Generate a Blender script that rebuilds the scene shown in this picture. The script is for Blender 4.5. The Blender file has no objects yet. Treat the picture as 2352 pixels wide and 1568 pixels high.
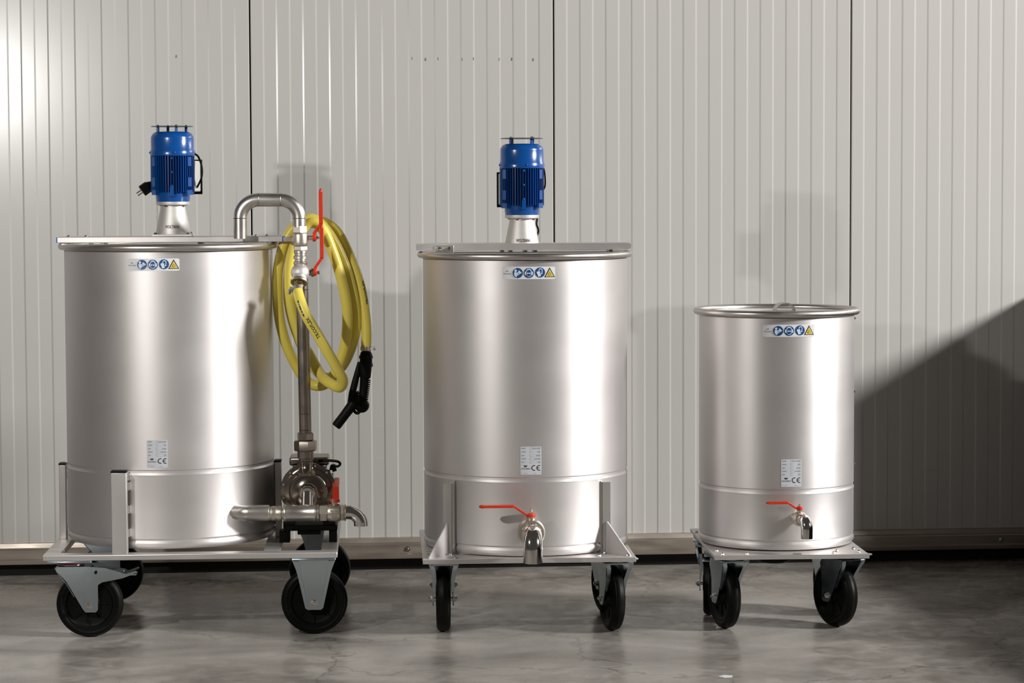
import bpy, math, random
from math import sin, cos, pi, radians, degrees, atan2, sqrt, hypot
from mathutils import Vector, Matrix
from mathutils.geometry import tessellate_polygon
random.seed(3)
S = bpy.context.scene
COL = S.collection

# ------------------------------------------------------------------ camera
F = 5700.0; CAM_H = 1.328; YAW = radians(4.8); ROLL = radians(0.23)
PITCH = math.atan((784 - 440) / F)
fwd = Vector((sin(YAW) * cos(PITCH), cos(YAW) * cos(PITCH), -sin(PITCH)))
r0 = Vector((cos(YAW), -sin(YAW), 0)); u0 = r0.cross(fwd)
rt = r0 * cos(ROLL) - u0 * sin(ROLL); up = u0 * cos(ROLL) + r0 * sin(ROLL)
cd = bpy.data.cameras.new('camera'); cam = bpy.data.objects.new('camera', cd); COL.objects.link(cam)
cd.sensor_width = 36.0; cd.lens = F * 36.0 / 2352.0; cd.clip_end = 100
M = Matrix((rt, up, -fwd)).transposed().to_4x4(); M.translation = Vector((0, 0, CAM_H))
cam.matrix_world = M
S.camera = cam

# ------------------------------------------------------------------ light
w = bpy.data.worlds.new('world'); S.world = w; w.use_nodes = True
bg = w.node_tree.nodes['Background']; bg.inputs[0].default_value = (1.0, 0.90, 0.80, 1); bg.inputs[1].default_value = 0.055
S.view_settings.view_transform = 'Standard'; S.view_settings.look = 'None'
S.view_settings.exposure = 0.0; S.view_settings.gamma = 1.0; S.view_settings.use_curve_mapping = False

def lamp(name, kind, loc, target, power, size, color, spread=None):
    l = bpy.data.lights.new(name, kind); o = bpy.data.objects.new(name, l); COL.objects.link(o)
    o.location = loc; l.energy = power; l.color = color
    if kind == 'AREA':
        l.shape = 'DISK'; l.size = size
        if spread: l.spread = radians(spread)
    else: l.shadow_soft_size = size
    o.rotation_euler = (Vector(target) - Vector(loc)).to_track_quat('-Z', 'Y').to_euler()
    return o
# flash on the left, just outside the frame; large lamp far off to the right
lamp('flash_lamp', 'POINT', (-1.47, 5.33, 1.85), (0, 8.7, 1), 150, 0.035, (1.0, 0.98, 0.95))
lamp('hall_lamp', 'AREA', (10.1, 3.7, 4.75), (0.6, 8.0, 0.7), 1800, 1.5, (1.0, 0.99, 0.975))

# ------------------------------------------------------------------ materials
MATS = {}
def mat(name, color, rough=0.5, metal=0.0, spec=0.5, noise=0.0, nscale=20.0, stretch=(1, 1, 1), bump=0.0, bscale=200.0, rnoise=0.0, coat=0.0, aniso=0.0):
    m = bpy.data.materials.new(name); m.use_nodes = True
    nt = m.node_tree; b = nt.nodes['Principled BSDF']
    b.inputs['Base Color'].default_value = (*color, 1); b.inputs['Roughness'].default_value = rough
    b.inputs['Metallic'].default_value = metal; b.inputs['Specular IOR Level'].default_value = spec
    b.inputs['Coat Weight'].default_value = coat
    if aniso:
        b.inputs['Anisotropic'].default_value = abs(aniso); b.inputs['Anisotropic Rotation'].default_value = 0.25 if aniso < 0 else 0.0
        tg = nt.nodes.new('ShaderNodeTangent'); tg.direction_type = 'RADIAL'; tg.axis = 'Z'; nt.links.new(tg.outputs[0], b.inputs['Tangent'])
    if noise or bump or rnoise:
        tc = nt.nodes.new('ShaderNodeTexCoord'); mp = nt.nodes.new('ShaderNodeMapping')
        mp.inputs['Scale'].default_value = stretch; nt.links.new(tc.outputs['Object'], mp.inputs[0])
        n = nt.nodes.new('ShaderNodeTexNoise'); n.inputs['Scale'].default_value = nscale; n.inputs['Detail'].default_value = 6
        nt.links.new(mp.outputs[0], n.inputs['Vector'])
        if noise:
            mx = nt.nodes.new('ShaderNodeMix'); mx.data_type = 'RGBA'
            mx.inputs['A'].default_value = (*[c * (1 - noise) for c in color], 1); mx.inputs['B'].default_value = (*[min(1, c * (1 + noise)) for c in color], 1)
            nt.links.new(n.outputs['Fac'], mx.inputs['Factor']); nt.links.new(mx.outputs['Result'], b.inputs['Base Color'])
        if rnoise:
            mr = nt.nodes.new('ShaderNodeMapRange'); mr.inputs['To Min'].default_value = rough - rnoise; mr.inputs['To Max'].default_value = rough + rnoise
            mr.inputs['From Min'].default_value = 0.3; mr.inputs['From Max'].default_value = 0.7
            nt.links.new(n.outputs['Fac'], mr.inputs['Value']); nt.links.new(mr.outputs[0], b.inputs['Roughness'])
        if bump:
            n2 = nt.nodes.new('ShaderNodeTexNoise'); n2.inputs['Scale'].default_value = bscale; nt.links.new(mp.outputs[0], n2.inputs['Vector'])
            bp = nt.nodes.new('ShaderNodeBump'); bp.inputs['Strength'].default_value = bump; bp.inputs['Distance'].default_value = 0.001
            nt.links.new(n2.outputs['Fac'], bp.inputs['Height']); nt.links.new(bp.outputs[0], b.inputs['Normal'])
    MATS[name] = m
    return m

mat('brushed_steel', (0.67, 0.64, 0.63), 0.52, 0.86, noise=0.05, nscale=3, stretch=(1, 1, 2), rnoise=0.03, aniso=-0.5)
mat('satin_steel', (0.58, 0.55, 0.52), 0.36, 1.0, noise=0.06, nscale=14, rnoise=0.05)
mat('dark_steel', (0.34, 0.30, 0.26), 0.30, 1.0, noise=0.15, nscale=18, rnoise=0.06)
mat('polished_steel', (0.72, 0.70, 0.67), 0.10, 1.0)
mat('pump_steel', (0.34, 0.30, 0.26), 0.18, 1.0, noise=0.1, nscale=12, rnoise=0.04)
mat('cast_alloy', (0.64, 0.62, 0.59), 0.55, 0.75, noise=0.08, nscale=60, bump=0.3, bscale=500)
mat('nickel', (0.62, 0.57, 0.49), 0.40, 1.0, noise=0.08, nscale=40, bump=0.15, bscale=400)
mat('galvanised', (0.50, 0.58, 0.63), 0.25, 1.0, noise=0.05, nscale=35, rnoise=0.03)
mat('blue_paint', (0.002, 0.062, 0.26), 0.22, 0.0, 0.6, noise=0.06, nscale=40, coat=0.3)
mat('blue_plastic', (0.01, 0.12, 0.5), 0.4)
mat('canopy_steel', (0.10, 0.15, 0.17), 0.35, 0.6)
mat('red_plastic', (0.56, 0.030, 0.007), 0.36, 0.0, noise=0.08, nscale=30)
mat('dark_red_plastic', (0.40, 0.006, 0.012), 0.35)
mat('yellow_hose', (0.74, 0.61, 0.10), 0.34, 0.0, 0.45, noise=0.05, nscale=25)
mat('sheet_steel', (0.62, 0.59, 0.57), 0.42, 0.78, noise=0.05, nscale=8, rnoise=0.04)
mat('black_rubber', (0.003, 0.0034, 0.003), 0.45, 0.0, 0.13, noise=0.2, nscale=60)
mat('black_plastic', (0.003, 0.0036, 0.0032), 0.5, 0.0, 0.13)
mat('motor_black', (0.005, 0.0065, 0.006), 0.5, 0.0, 0.25)
mat('white_label', (0.66, 0.67, 0.69), 0.4)
mat('silver_label', (0.52, 0.54, 0.57), 0.38)
mat('sign_blue', (0.006, 0.06, 0.20), 0.4)
mat('sign_white', (0.55, 0.64, 0.74), 0.45)
mat('sign_yellow', (0.66, 0.50, 0.10), 0.45)
mat('sign_olive', (0.36, 0.30, 0.04), 0.45)
mat('ink', (0.03, 0.025, 0.02), 0.6)
mat('grey_ink', (0.22, 0.23, 0.23), 0.6)
mat('etched', (0.16, 0.14, 0.12), 0.6, 0.3)
mat('wall_paint', (0.50, 0.488, 0.464), 0.24, 0.0, 0.5, noise=0.02, nscale=2.5)
mat('joint_dark', (0.02, 0.02, 0.018), 0.8)
mat('aluminium', (0.50, 0.44, 0.38), 0.46, 1.0, noise=0.12, nscale=6, stretch=(1, 1, 6), rnoise=0.08)
mat('plinth_rubber', (0.006, 0.006, 0.005), 0.55, 0.0, 0.3)
mat('brass', (0.55, 0.40, 0.18), 0.25, 1.0)
mat('blocker_grey', (0.12, 0.115, 0.11), 0.5)

def floor_mat():
    m = bpy.data.materials.new('polished_concrete'); m.use_nodes = True; nt = m.node_tree; b = nt.nodes['Principled BSDF']
    tc = nt.nodes.new('ShaderNodeTexCoord')
    def noise(scale, detail, stretch=(1, 1, 1), dist=0.0):
        mp = nt.nodes.new('ShaderNodeMapping'); mp.inputs['Scale'].default_value = stretch; nt.links.new(tc.outputs['Object'], mp.inputs[0])
        n = nt.nodes.new('ShaderNodeTexNoise'); n.inputs['Scale'].default_value = scale; n.inputs['Detail'].default_value = detail; n.inputs['Distortion'].default_value = dist
        nt.links.new(mp.outputs[0], n.inputs['Vector']); return n
    n1 = noise(2.2, 8, (1, 1.6, 1), 0.6); n2 = noise(9, 10, (1, 1, 1), 1.2); n3 = noise(60, 4)
    r1 = nt.nodes.new('ShaderNodeValToRGB'); e = r1.color_ramp.elements
    e[0].position = 0.30; e[0].color = (0.165, 0.149, 0.132, 1); e[1].position = 0.70; e[1].color = (0.36, 0.334, 0.305, 1)
    nt.links.new(n1.outputs['Fac'], r1.inputs[0])
    r2 = nt.nodes.new('ShaderNodeValToRGB'); e = r2.color_ramp.elements
    e[0].position = 0.34; e[0].color = (0.82, 0.82, 0.80, 1); e[1].position = 0.60; e[1].color = (1.0, 1.0, 1.0, 1)
    nt.links.new(n2.outputs['Fac'], r2.inputs[0])
    mx = nt.nodes.new('ShaderNodeMix'); mx.data_type = 'RGBA'; mx.blend_type = 'MULTIPLY'; mx.inputs['Factor'].default_value = 1
    nt.links.new(r1.outputs[0], mx.inputs['A']); nt.links.new(r2.outputs[0], mx.inputs['B'])
    # hairline cracks
    v = nt.nodes.new('ShaderNodeTexVoronoi'); v.feature = 'DISTANCE_TO_EDGE'; v.inputs['Scale'].default_value = 0.9
    nd = noise(5, 5); ad = nt.nodes.new('ShaderNodeMix'); ad.data_type = 'RGBA'; ad.blend_type = 'ADD'; ad.inputs['Factor'].default_value = 0.35
    nt.links.new(tc.outputs['Object'], ad.inputs['A']); nt.links.new(nd.outputs['Color'], ad.inputs['B']); nt.links.new(ad.outputs['Result'], v.inputs['Vector'])
    cr = nt.nodes.new('ShaderNodeValToRGB'); e = cr.color_ramp.elements
    e[0].position = 0.0; e[0].color = (0.6, 0.6, 0.6, 1); e[1].position = 0.006; e[1].color = (1, 1, 1, 1)
    nt.links.new(v.outputs['Distance'], cr.inputs[0])
    m2 = nt.nodes.new('ShaderNodeMix'); m2.data_type = 'RGBA'; m2.blend_type = 'MULTIPLY'; m2.inputs['Factor'].default_value = 1
    nt.links.new(mx.outputs['Result'], m2.inputs['A']); nt.links.new(cr.outputs[0], m2.inputs['B'])
    nt.links.new(m2.outputs['Result'], b.inputs['Base Color'])
    mr = nt.nodes.new('ShaderNodeMapRange'); mr.inputs['From Min'].default_value = 0.35; mr.inputs['From Max'].default_value = 0.65
    mr.inputs['To Min'].default_value = 0.16; mr.inputs['To Max'].default_value = 0.34
    nt.links.new(n2.outputs['Fac'], mr.inputs['Value']); nt.links.new(mr.outputs[0], b.inputs['Roughness'])
    b.inputs['Specular IOR Level'].default_value = 0.22
    bp = nt.nodes.new('ShaderNodeBump'); bp.inputs['Strength'].default_value = 0.08; bp.inputs['Distance'].default_value = 0.002
    nt.links.new(n3.outputs['Fac'], bp.inputs['Height']); nt.links.new(bp.outputs[0], b.inputs['Normal'])
    MATS['concrete'] = m
floor_mat()

# ------------------------------------------------------------------ mesh helpers
def frame(d):
    d = Vector(d).normalized()
    a = Vector((0, 0, 1)) if abs(d.z) < 0.9 else Vector((1, 0, 0))
    x = a.cross(d).normalized(); return x, d.cross(x), d

class MB:
    def __init__(s): s.v = []; s.f = []; s.m = []; s.cur = 0
    def mi(s, i): s.cur = i; return s
    def add(s, vs, fs):
        o = len(s.v); s.v += [tuple(v) for v in vs]
        for f in fs: s.f.append(tuple(i + o for i in f)); s.m.append(s.cur)
        return s
    def box(s, x0, x1, y0, y1, z0, z1, mtx=None):
        vs = [Vector((x, y, z)) for z in (z0, z1) for y in (y0, y1) for x in (x0, x1)]
        if mtx: vs = [mtx @ v for v in vs]
        return s.add(vs, [(0, 2, 3, 1), (4, 5, 7, 6), (0, 1, 5, 4), (2, 6, 7, 3), (0, 4, 6, 2), (1, 3, 7, 5)])
    def prism(s, poly, fn0, fn1):
        """poly: list of 2-tuples (convex or not); fn0/fn1 map to both sides"""
        n = len(poly); vs = [Vector(fn0(*p)) for p in poly] + [Vector(fn1(*p)) for p in poly]
        tris = tessellate_polygon([[Vector((p[0], p[1], 0)) for p in poly]])
        fs = [tuple(t) for t in tris] + [tuple(n + i for i in reversed(t)) for t in tris]
        fs += [(i, (i + 1) % n, n + (i + 1) % n, n + i) for i in range(n)]
        return s.add(vs, fs)
    def lathe(s, prof, org=(0, 0, 0), axis=(0, 0, 1), seg=48, closed=False, a0=0.0):
        """prof: (r, h) along axis"""
        x, y, d = frame(axis); o = Vector(org); vs = []; fs = []
        for r, h in prof:
            for i in range(seg):
                a = 2 * pi * i / seg + a0; vs.append(o + d * h + (x * cos(a) + y * sin(a)) * max(r, 1e-5))
        n = len(prof)
        for j in range(n - 1 if not closed else n):
            k = (j + 1) % n
            for i in range(seg):
                i2 = (i + 1) % seg; fs.append((j * seg + i, j * seg + i2, k * seg + i2, k * seg + i))
        return s.add(vs, fs)
    def cyl(s, p0, p1, r, r1=None, seg=24, caps=True, a0=0.0):
        p0 = Vector(p0); p1 = Vector(p1); L = (p1 - p0).length; r1 = r if r1 is None else r1
        pr = [(r, 0), (r1, L)]
        if caps: pr = [(0, 0)] + pr + [(0, L)]
        return s.lathe(pr, p0, p1 - p0, seg, a0=a0)
    def hexn(s, p0, p1, r, a0=0.0):
        p0 = Vector(p0); p1 = Vector(p1); L = (p1 - p0).length; c = min(0.12 * r, L * 0.3)
        return s.lathe([(0, 0), (r - c, 0), (r, c), (r, L - c), (r - c, L), (0, L)], p0, p1 - p0, 6, a0=a0)
    def tube(s, pts, r, seg=16, caps=True):
        pts = [Vector(p) for p in pts]; n = len(pts)
        rr = r if isinstance(r, (list, tuple)) else [r] * n
        T = [(pts[min(i + 1, n - 1)] - pts[max(i - 1, 0)]).normalized() for i in range(n)]
        x, y, _ = frame(T[0]); vs = []; fs = []
        for i in range(n):
            x = (x - T[i] * x.dot(T[i])).normalized(); y = T[i].cross(x)
            for k in range(seg):
                a = 2 * pi * k / seg; vs.append(pts[i] + (x * cos(a) + y * sin(a)) * rr[i])
        for i in range(n - 1):
            for k in range(seg):
                k2 = (k + 1) % seg; fs.append((i * seg + k, i * seg + k2, (i + 1) * seg + k2, (i + 1) * seg + k))
        if caps: fs.append(tuple(reversed(range(seg)))); fs.append(tuple((n - 1) * seg + k for k in range(seg)))
        return s.add(vs, fs)
    def sphere(s, c, r, seg=20, sz=1.0, axis=(0, 0, 1)):
        n = 10; return s.lathe([(r * sin(pi * i / n), -r * sz * cos(pi * i / n)) for i in range(n + 1)], c, axis, seg)

def fillet(pts, rad, n=8):
    """round the inner corners of a polyline"""
    P = [Vector(p) for p in pts]; out = [P[0]]
    for i in range(1, len(P) - 1):
        a = (P[i - 1] - P[i]); b = (P[i + 1] - P[i]); an = a.normalized(); bn = b.normalized()
        ang = an.angle(bn); t = min(rad / math.tan(ang / 2), a.length * (0.98 if i == 1 else 0.49), b.length * (0.98 if i == len(P) - 2 else 0.49)); R = t * math.tan(ang / 2)
        c = P[i] + (an + bn).normalized() * (R / sin(ang / 2)); s0 = P[i] + an * t - c; s1 = P[i] + bn * t - c; tot = s0.angle(s1)
        for k in range(n + 1):
            f = k / n; out.append(c + (s0 * sin((1 - f) * tot) + s1 * sin(f * tot)) / sin(tot))
    out.append(P[-1]); return out

def smooth_path(P, n=8):
    P = [Vector(p) for p in P]; Q = [P[0] * 2 - P[1]] + P + [P[-1] * 2 - P[-2]]; out = []
    for i in range(1, len(Q) - 2):
        a, b, c, d = Q[i - 1], Q[i], Q[i + 1], Q[i + 2]
        for k in range(n):
            t = k / n
            out.append(0.5 * ((2 * b) + (c - a) * t + (2 * a - 5 * b + 4 * c - d) * t * t + (3 * b - a - 3 * c + d) * t ** 3))
    out.append(P[-1]); return out

def obj(name, mb, mats, parent=None, bevel=0.0, smooth=35, kind=None, label=None):
    me = bpy.data.meshes.new(name); me.from_pydata(mb.v, [], mb.f); me.validate()
    if isinstance(mats, str): mats = [mats]
    for m in mats: me.materials.append(MATS[m])
    if len(mats) > 1 and len(me.polygons) == len(mb.m):
        me.polygons.foreach_set('material_index', mb.m)
    import bmesh
    bm = bmesh.new(); bm.from_mesh(me); bmesh.ops.remove_doubles(bm, verts=bm.verts, dist=2e-5)
    bmesh.ops.recalc_face_normals(bm, faces=bm.faces); bm.to_mesh(me); bm.free()
    me.shade_smooth(); me.set_sharp_from_angle(angle=radians(smooth)); me.update()
    o = bpy.data.objects.new(name, me); COL.objects.link(o)
    if parent: o.parent = parent
    if bevel:
        b = o.modifiers.new('bevel', 'BEVEL'); b.width = bevel; b.segments = 2; b.limit_method = 'ANGLE'; b.angle_limit = radians(40); b.harden_normals = False
    if kind: o['kind'] = kind
    if label: o['label'] = label
    return o

def thing(name, label, cat, loc=(0, 0, 0), rz=0.0, group=None):
    o = bpy.data.objects.new(name, None); COL.objects.link(o); o.location = loc; o.rotation_euler = (0, 0, rz)
    o['label'] = label; o['category'] = cat; o.empty_display_size = 0.1
    if group: o['group'] = group
    return o

def text_tris(txt, size, bold=0.0):
    cu = bpy.data.curves.new('t', 'FONT'); cu.body = txt; cu.size = size; cu.align_x = 'CENTER'; cu.align_y = 'CENTER'; cu.resolution_u = 2; cu.offset = bold
    o = bpy.data.objects.new('t', cu); COL.objects.link(o); dg = bpy.context.evaluated_depsgraph_get(); ev = o.evaluated_get(dg)
    me = ev.to_mesh(); vs = [(v.co.x, v.co.y) for v in me.vertices]; fs = [tuple(p.vertices) for p in me.polygons]
    ev.to_mesh_clear(); COL.objects.unlink(o); bpy.data.objects.remove(o); bpy.data.curves.remove(cu)
    return vs, fs

# ------------------------------------------------------------------ setting
WY = 8.70          # wall face
SEAM0 = -0.178; PAN = 1.0589
def panel_mb():
    """profiled sandwich panel: shallow raised strips, open joint on both sides"""
    D = 0.0012; E = 0.0056; mb = MB(); g = 0.0026
    prof = [(g, 0.022), (g, 0.0022), (g + 0.002, 0.0)]
    for k in range(11):
        b = 0.047 + 0.0915 * k; d = b + 0.0457
        prof += [(b - E / 2, 0.0), (b + E / 2, D)]
        if k < 11: prof += [(d - E / 2, D), (d + E / 2, 0.0)]
    prof += [(PAN - g - 0.002, 0.0), (PAN - g, 0.0022), (PAN - g, 0.022)]
    prof = [p for p in prof if p[0] <= PAN - g + 1e-6]
    z0, z1 = 0.112, 3.2; vs = []; fs = []
    for x, y in prof: vs += [(x, y, z0), (x, y, z1)]
    n = len(prof)
    for i in range(n - 1): fs.append((2 * i, 2 * i + 2, 2 * i + 3, 2 * i + 1))
    fs.append((0, 1, 2 * n - 1, 2 * n - 2)); fs.append(tuple(2 * i for i in reversed(range(n)))); fs.append(tuple(2 * i + 1 for i in range(n)))
    mb.add(vs, fs); return mb
wall = bpy.data.objects.new('wall_back', None); COL.objects.link(wall); wall['kind'] = 'structure'; wall.location = (0, WY, 0)
p0 = obj('wall_panel', panel_mb(), 'wall_paint', wall, smooth=8); p0.location = (SEAM0 - PAN, 0, 0)
for k in [-5, -4, -3, -2, 0, 1, 2, 3, 4, 5, 6, 7]:
    c = p0.copy(); COL.objects.link(c); c.parent = wall; c.location = (SEAM0 + PAN * k, 0, 0)
backing = MB().box(-6.5, 9.5, 0.022, 0.10, 0.0, 3.2)
obj('wall_backing', backing, 'joint_dark', wall)
mk = MB()
for x, z in [(0.385, 1.793), (0.433, 1.79), (0.476, 1.792), (0.56, 1.79), (0.60, 1.792), (0.69, 1.79), (0.735, 1.791), (0.81, 1.789), (-0.43, 1.80)]:
    mk.box(x - 0.0012, x + 0.0012, -0.0006, 0.001, z - 0.005, z + 0.005)
obj('scuff_mark', mk, 'grey_ink', wall, kind='stuff')

fl = MB().box(-6.5, 14, -3, WY + 0.1, -0.12, 0.0)
f_o = obj('floor', fl, 'concrete'); f_o['kind'] = 'structure'
obj('white_fleck', MB().prism([(1.122, 6.660), (1.136, 6.645), (1.160, 6.650), (1.163, 6.668), (1.142, 6.678)], lambda a, b: (a, b, 0.0), lambda a, b: (a, b, 0.0012)), 'white_label', f_o)  # small flat white patch on the floor

bb = bpy.data.objects.new('baseboard_back', None); COL.objects.link(bb); bb['kind'] = 'structure'; bb.location = (0, WY, 0)
prof = [(0.018, 0.116), (-0.014, 0.113), (-0.018, 0.098), (-0.034, 0.0955), (-0.0375, 0.0925), (-0.0375, 0.062), (-0.043, 0.0585), (-0.043, 0.0565), (-0.040, 0.0435), (0.018, 0.0435)]
q = MB(); vs = [(x, y, z) for x in (-6.5, 9.5) for y, z in prof]; n = len(prof)
q.add(vs, [(i, (i + 1) % n, n + (i + 1) % n, n + i) for i in range(n)] + [tuple(range(n)), tuple(n + i for i in reversed(range(n)))])
obj('base_rail', q, 'aluminium', bb, smooth=25)
obj('plinth_strip', MB().box(-6.5, 9.5, 0.0, 0.021, 0.0, 0.0436), 'plinth_rubber', bb)
for x in (-1.15, 0.356, 1.90, 2.485, 3.4):
    s = MB().lathe([(0, 0.006), (0.004, 0.0058), (0.0062, 0.003), (0.0064, 0.0)], (x, -0.0375, 0.0765), (0, -1, 0), 16)
    s.lathe([(0.0095, 0.0), (0.0095, 0.0012), (0, 0.0012)], (x, -0.0375, 0.0765), (0, -1, 0), 20)
    obj('screw', s, 'polished_steel', bb)

# ------------------------------------------------------------------ shared builders
def wheel_mb():
    t = MB().mi(0)
    R = 0.1
    pr = [(0.078, -0.0165), (0.080, -0.019), (0.086, -0.0205), (0.090, -0.0195), (0.0925, -0.0175), (0.0935, -0.0178), (0.0968, -0.0145), (0.0985, -0.0098), (0.0978, -0.0088), (0.0996, -0.0052), (R, 0.0),
          (0.0996, 0.0052), (0.0978, 0.0088), (0.0985, 0.0098), (0.0968, 0.0145), (0.0935, 0.0178), (0.0925, 0.0175), (0.090, 0.0195), (0.086, 0.0205), (0.080, 0.019), (0.078, 0.0165)]
    t.lathe(pr, (0, 0, 0), (0, 1, 0), 64)
    h = MB().lathe([(0.012, -0.022), (0.024, -0.022), (0.026, -0.018), (0.030, -0.008), (0.058, -0.007), (0.066, -0.010), (0.072, -0.0172), (0.079, -0.0172),
                    (0.079, 0.0172), (0.072, 0.0172), (0.066, 0.010), (0.058, 0.007), (0.030, 0.008), (0.026, 0.018), (0.024, 0.022), (0.012, 0.022)], (0, 0, 0), (0, 1, 0), 48, closed=True)
    for k in range(8):
        a = 2 * pi * k / 8; m = Matrix.Rotation(a, 4, 'Y')
        h.box(0.026, 0.068, -0.0105, 0.0105, -0.002, 0.002, m)
    return t, h
SWIV = [(-0.044, 0.217), (0.054, 0.217), (0.0755, 0.195), (0.0755, 0.0857), (0.0706, 0.078), (0.040, 0.078), (0.033, 0.086), (-0.0176, 0.175), (-0.044, 0.205)]
BRAK = [(-0.044, 0.217), (0.054, 0.217), (0.10, 0.213), (0.163, 0.193), (0.192, 0.203), (0.195, 0.199), (0.168, 0.1865), (0.150, 0.180), (0.090, 0.1685), (0.0775, 0.160), (0.0765, 0.0857), (0.0706, 0.078), (0.040, 0.078), (0.033, 0.086), (-0.0176, 0.175), (-0.044, 0.205)]
RIGID = [(-0.065, 0.229), (0.065, 0.229), (0.052, 0.195), (0.027, 0.082), (0.020, 0.0765), (-0.020, 0.0765), (-0.027, 0.082), (-0.052, 0.195)]
def caster(parent, x, y, rot, kind='swivel', red=False, label=None):
    """kind swivel / brake / rigid ; local +x is the trailing direction, top of mounting plate at z .235"""
    c = bpy.data.objects.new('caster', None); COL.objects.link(c); c.parent = parent; c.location = (x, y, 0); c.rotation_euler = (0, 0, rot)
    if label: c['label'] = label
    ax = 0.0 if kind == 'rigid' else 0.055
    t, h = wheel_mb()
    for nm, mb_, ml in (('tyre', t, 'black_rubber'), ('wheel_hub', h, 'black_plastic')):
        o = obj(nm, mb_, ml, c, smooth=28); o.location = (ax, 0, 0.1)
    pl = MB()
    hw = 0.052 if kind != 'rigid' else 0.055
    pl.box(-0.066, 0.066, -hw, hw, 0.229, 0.235)
    obj('mounting_plate', pl, 'galvanised', c, bevel=0.002)
    fk = MB()
    off = 0.005 if kind != 'rigid' else 0.0
    poly = {'swivel': SWIV, 'brake': BRAK, 'rigid': RIGID}[kind]
    poly = [(p[0] + (off if kind != 'rigid' else 0), p[1]) for p in poly]
    top = max(p[1] for p in poly)
    def yy(z):
        f = max(0.0, min(1.0, (z - 0.13) / (top - 0.13))); return 0.029 + (0.013 * f * f)
    # cut the plate into strips so it can bend outwards
    def side(sg):
        T = 0.0032
        import bmesh
        bm = bmesh.new(); vs = [bm.verts.new((p[0], 0, p[1])) for p in poly]; bm.faces.new(vs)
        for zc in (0.10, 0.13, 0.15, 0.165, 0.18, 0.195, 0.207):
            g = bm.verts[:] + bm.edges[:] + bm.faces[:]; bmesh.ops.bisect_plane(bm, geom=g, plane_co=(0, 0, zc), plane_no=(0, 0, 1))
        bmesh.ops.triangulate(bm, faces=bm.faces)
        bm.verts.index_update()
        a = [(v.co.x, sg * yy(v.co.z), v.co.z) for v in bm.verts]; b = [(v.co.x, sg * (yy(v.co.z) + T), v.co.z) for v in bm.verts]
        n_ = len(a); F_ = [tuple(v.index for v in f.verts) for f in bm.faces]
        E_ = [tuple(v.index for v in e.verts) for e in bm.edges if e.is_boundary]
        bm.free(); fk.add(a + b, F_ + [tuple(n_ + i for i in reversed(f)) for f in F_] + [(i, j, n_ + j, n_ + i) for i, j in E_])
    side(-1); side(1)
    if kind == 'rigid':
        for sg in (-1, 1):   # pressed stiffening flanges down both edges
            for sx in (-1, 1):
                fk.prism([(0.044, 0.227), (0.060, 0.227), (0.047, 0.18), (0.026, 0.10), (0.022, 0.10), (0.036, 0.18)],
                         lambda a, b: (sx * a, sg * (yy(b) + 0.003), b), lambda a, b: (sx * (a + 0.001), sg * (yy(b) + 0.009 - 0.0), b))
        fk.box(-0.060, 0.060, -0.044, 0.044, 0.224, 0.229)
    else:
        fk.box(-0.040, 0.060, -0.043, 0.043, 0.213, 0.2175)
        for sg in (-1, 1):      # edges of the pressed fork legs turned inwards
            for P_ in ([(-0.044, 0.214), (-0.0376, 0.200), (-0.0126, 0.165), (0.010, 0.125)], [(0.0795, 0.195), (0.0803, 0.165), (0.0803, 0.135), (0.0803, 0.110)]):
                for (xa, za), (xb, zb2) in zip(P_[:-1], P_[1:]):
                    w0 = 0.012 * min(1, (za - 0.10) / 0.08); w1 = 0.012 * min(1, (zb2 - 0.10) / 0.08); y0, y1 = yy(za), yy(zb2)
                    vs = [(xa, sg * y0, za), (xa, sg * (y0 - w0), za), (xb, sg * (y1 - w1), zb2), (xb, sg * y1, zb2)]
                    fk.add(vs + [(v[0] + 0.002, v[1], v[2]) for v in vs], [(0, 1, 2, 3), (7, 6, 5, 4), (0, 4, 5, 1), (1, 5, 6, 2), (2, 6, 7, 3), (3, 7, 4, 0)])
    obj('fork', fk, 'galvanised', c, smooth=25)
    if kind != 'rigid':
        r_ = MB().lathe([(0, 0.2175), (0.036, 0.2175), (0.040, 0.2195), (0.040, 0.2215), (0.034, 0.224), (0.034, 0.229), (0, 0.229)], (0, 0, 0), (0, 0, 1), 40)
        obj('swivel_race', r_, 'galvanised', c)
        if red:
            obj('swivel_seal', MB().lathe([(0.034, 0.2225), (0.0425, 0.2225), (0.0425, 0.2275), (0.034, 0.2275)], (0, 0, 0), (0, 0, 1), 40, closed=True), 'dark_red_plastic', c, label='red ring between plate and fork')
    b_ = MB().cyl((ax, -0.037, 0.098), (ax, 0.037, 0.098), 0.005, seg=12)
    for sg in (-1, 1):
        b_.hexn((ax, sg * 0.0325, 0.098), (ax, sg * 0.0395, 0.098), 0.0095)
        b_.lathe([(0.0115, 0), (0.0115, 0.0015), (0, 0.0015)], (ax, sg * 0.0315, 0.098), (0, sg, 0), 20)
        b_.cyl((ax, sg * 0.0395, 0.098), (ax, sg * 0.044, 0.098), 0.0045, seg=12)
    obj('axle_bolt', b_, 'polished_steel', c)
    if kind == 'brake':
        br = MB().box(0.150, 0.196, -0.024, 0.024, 0.1865, 0.191, Matrix.Translation((0, 0, 0)))
        br.box(0.06, 0.160, -0.018, 0.018, 0.196, 0.202)
        obj('brake_pedal', br, 'galvanised', c, bevel=0.0015)
        obj('brake_hole', MB().lathe([(0.0045, 0), (0.0045, 0.0012), (0, 0.0012)], (0.078, -0.0435, 0.199), (0, -1, 0), 16), 'black_plastic', c)
    return c

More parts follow.
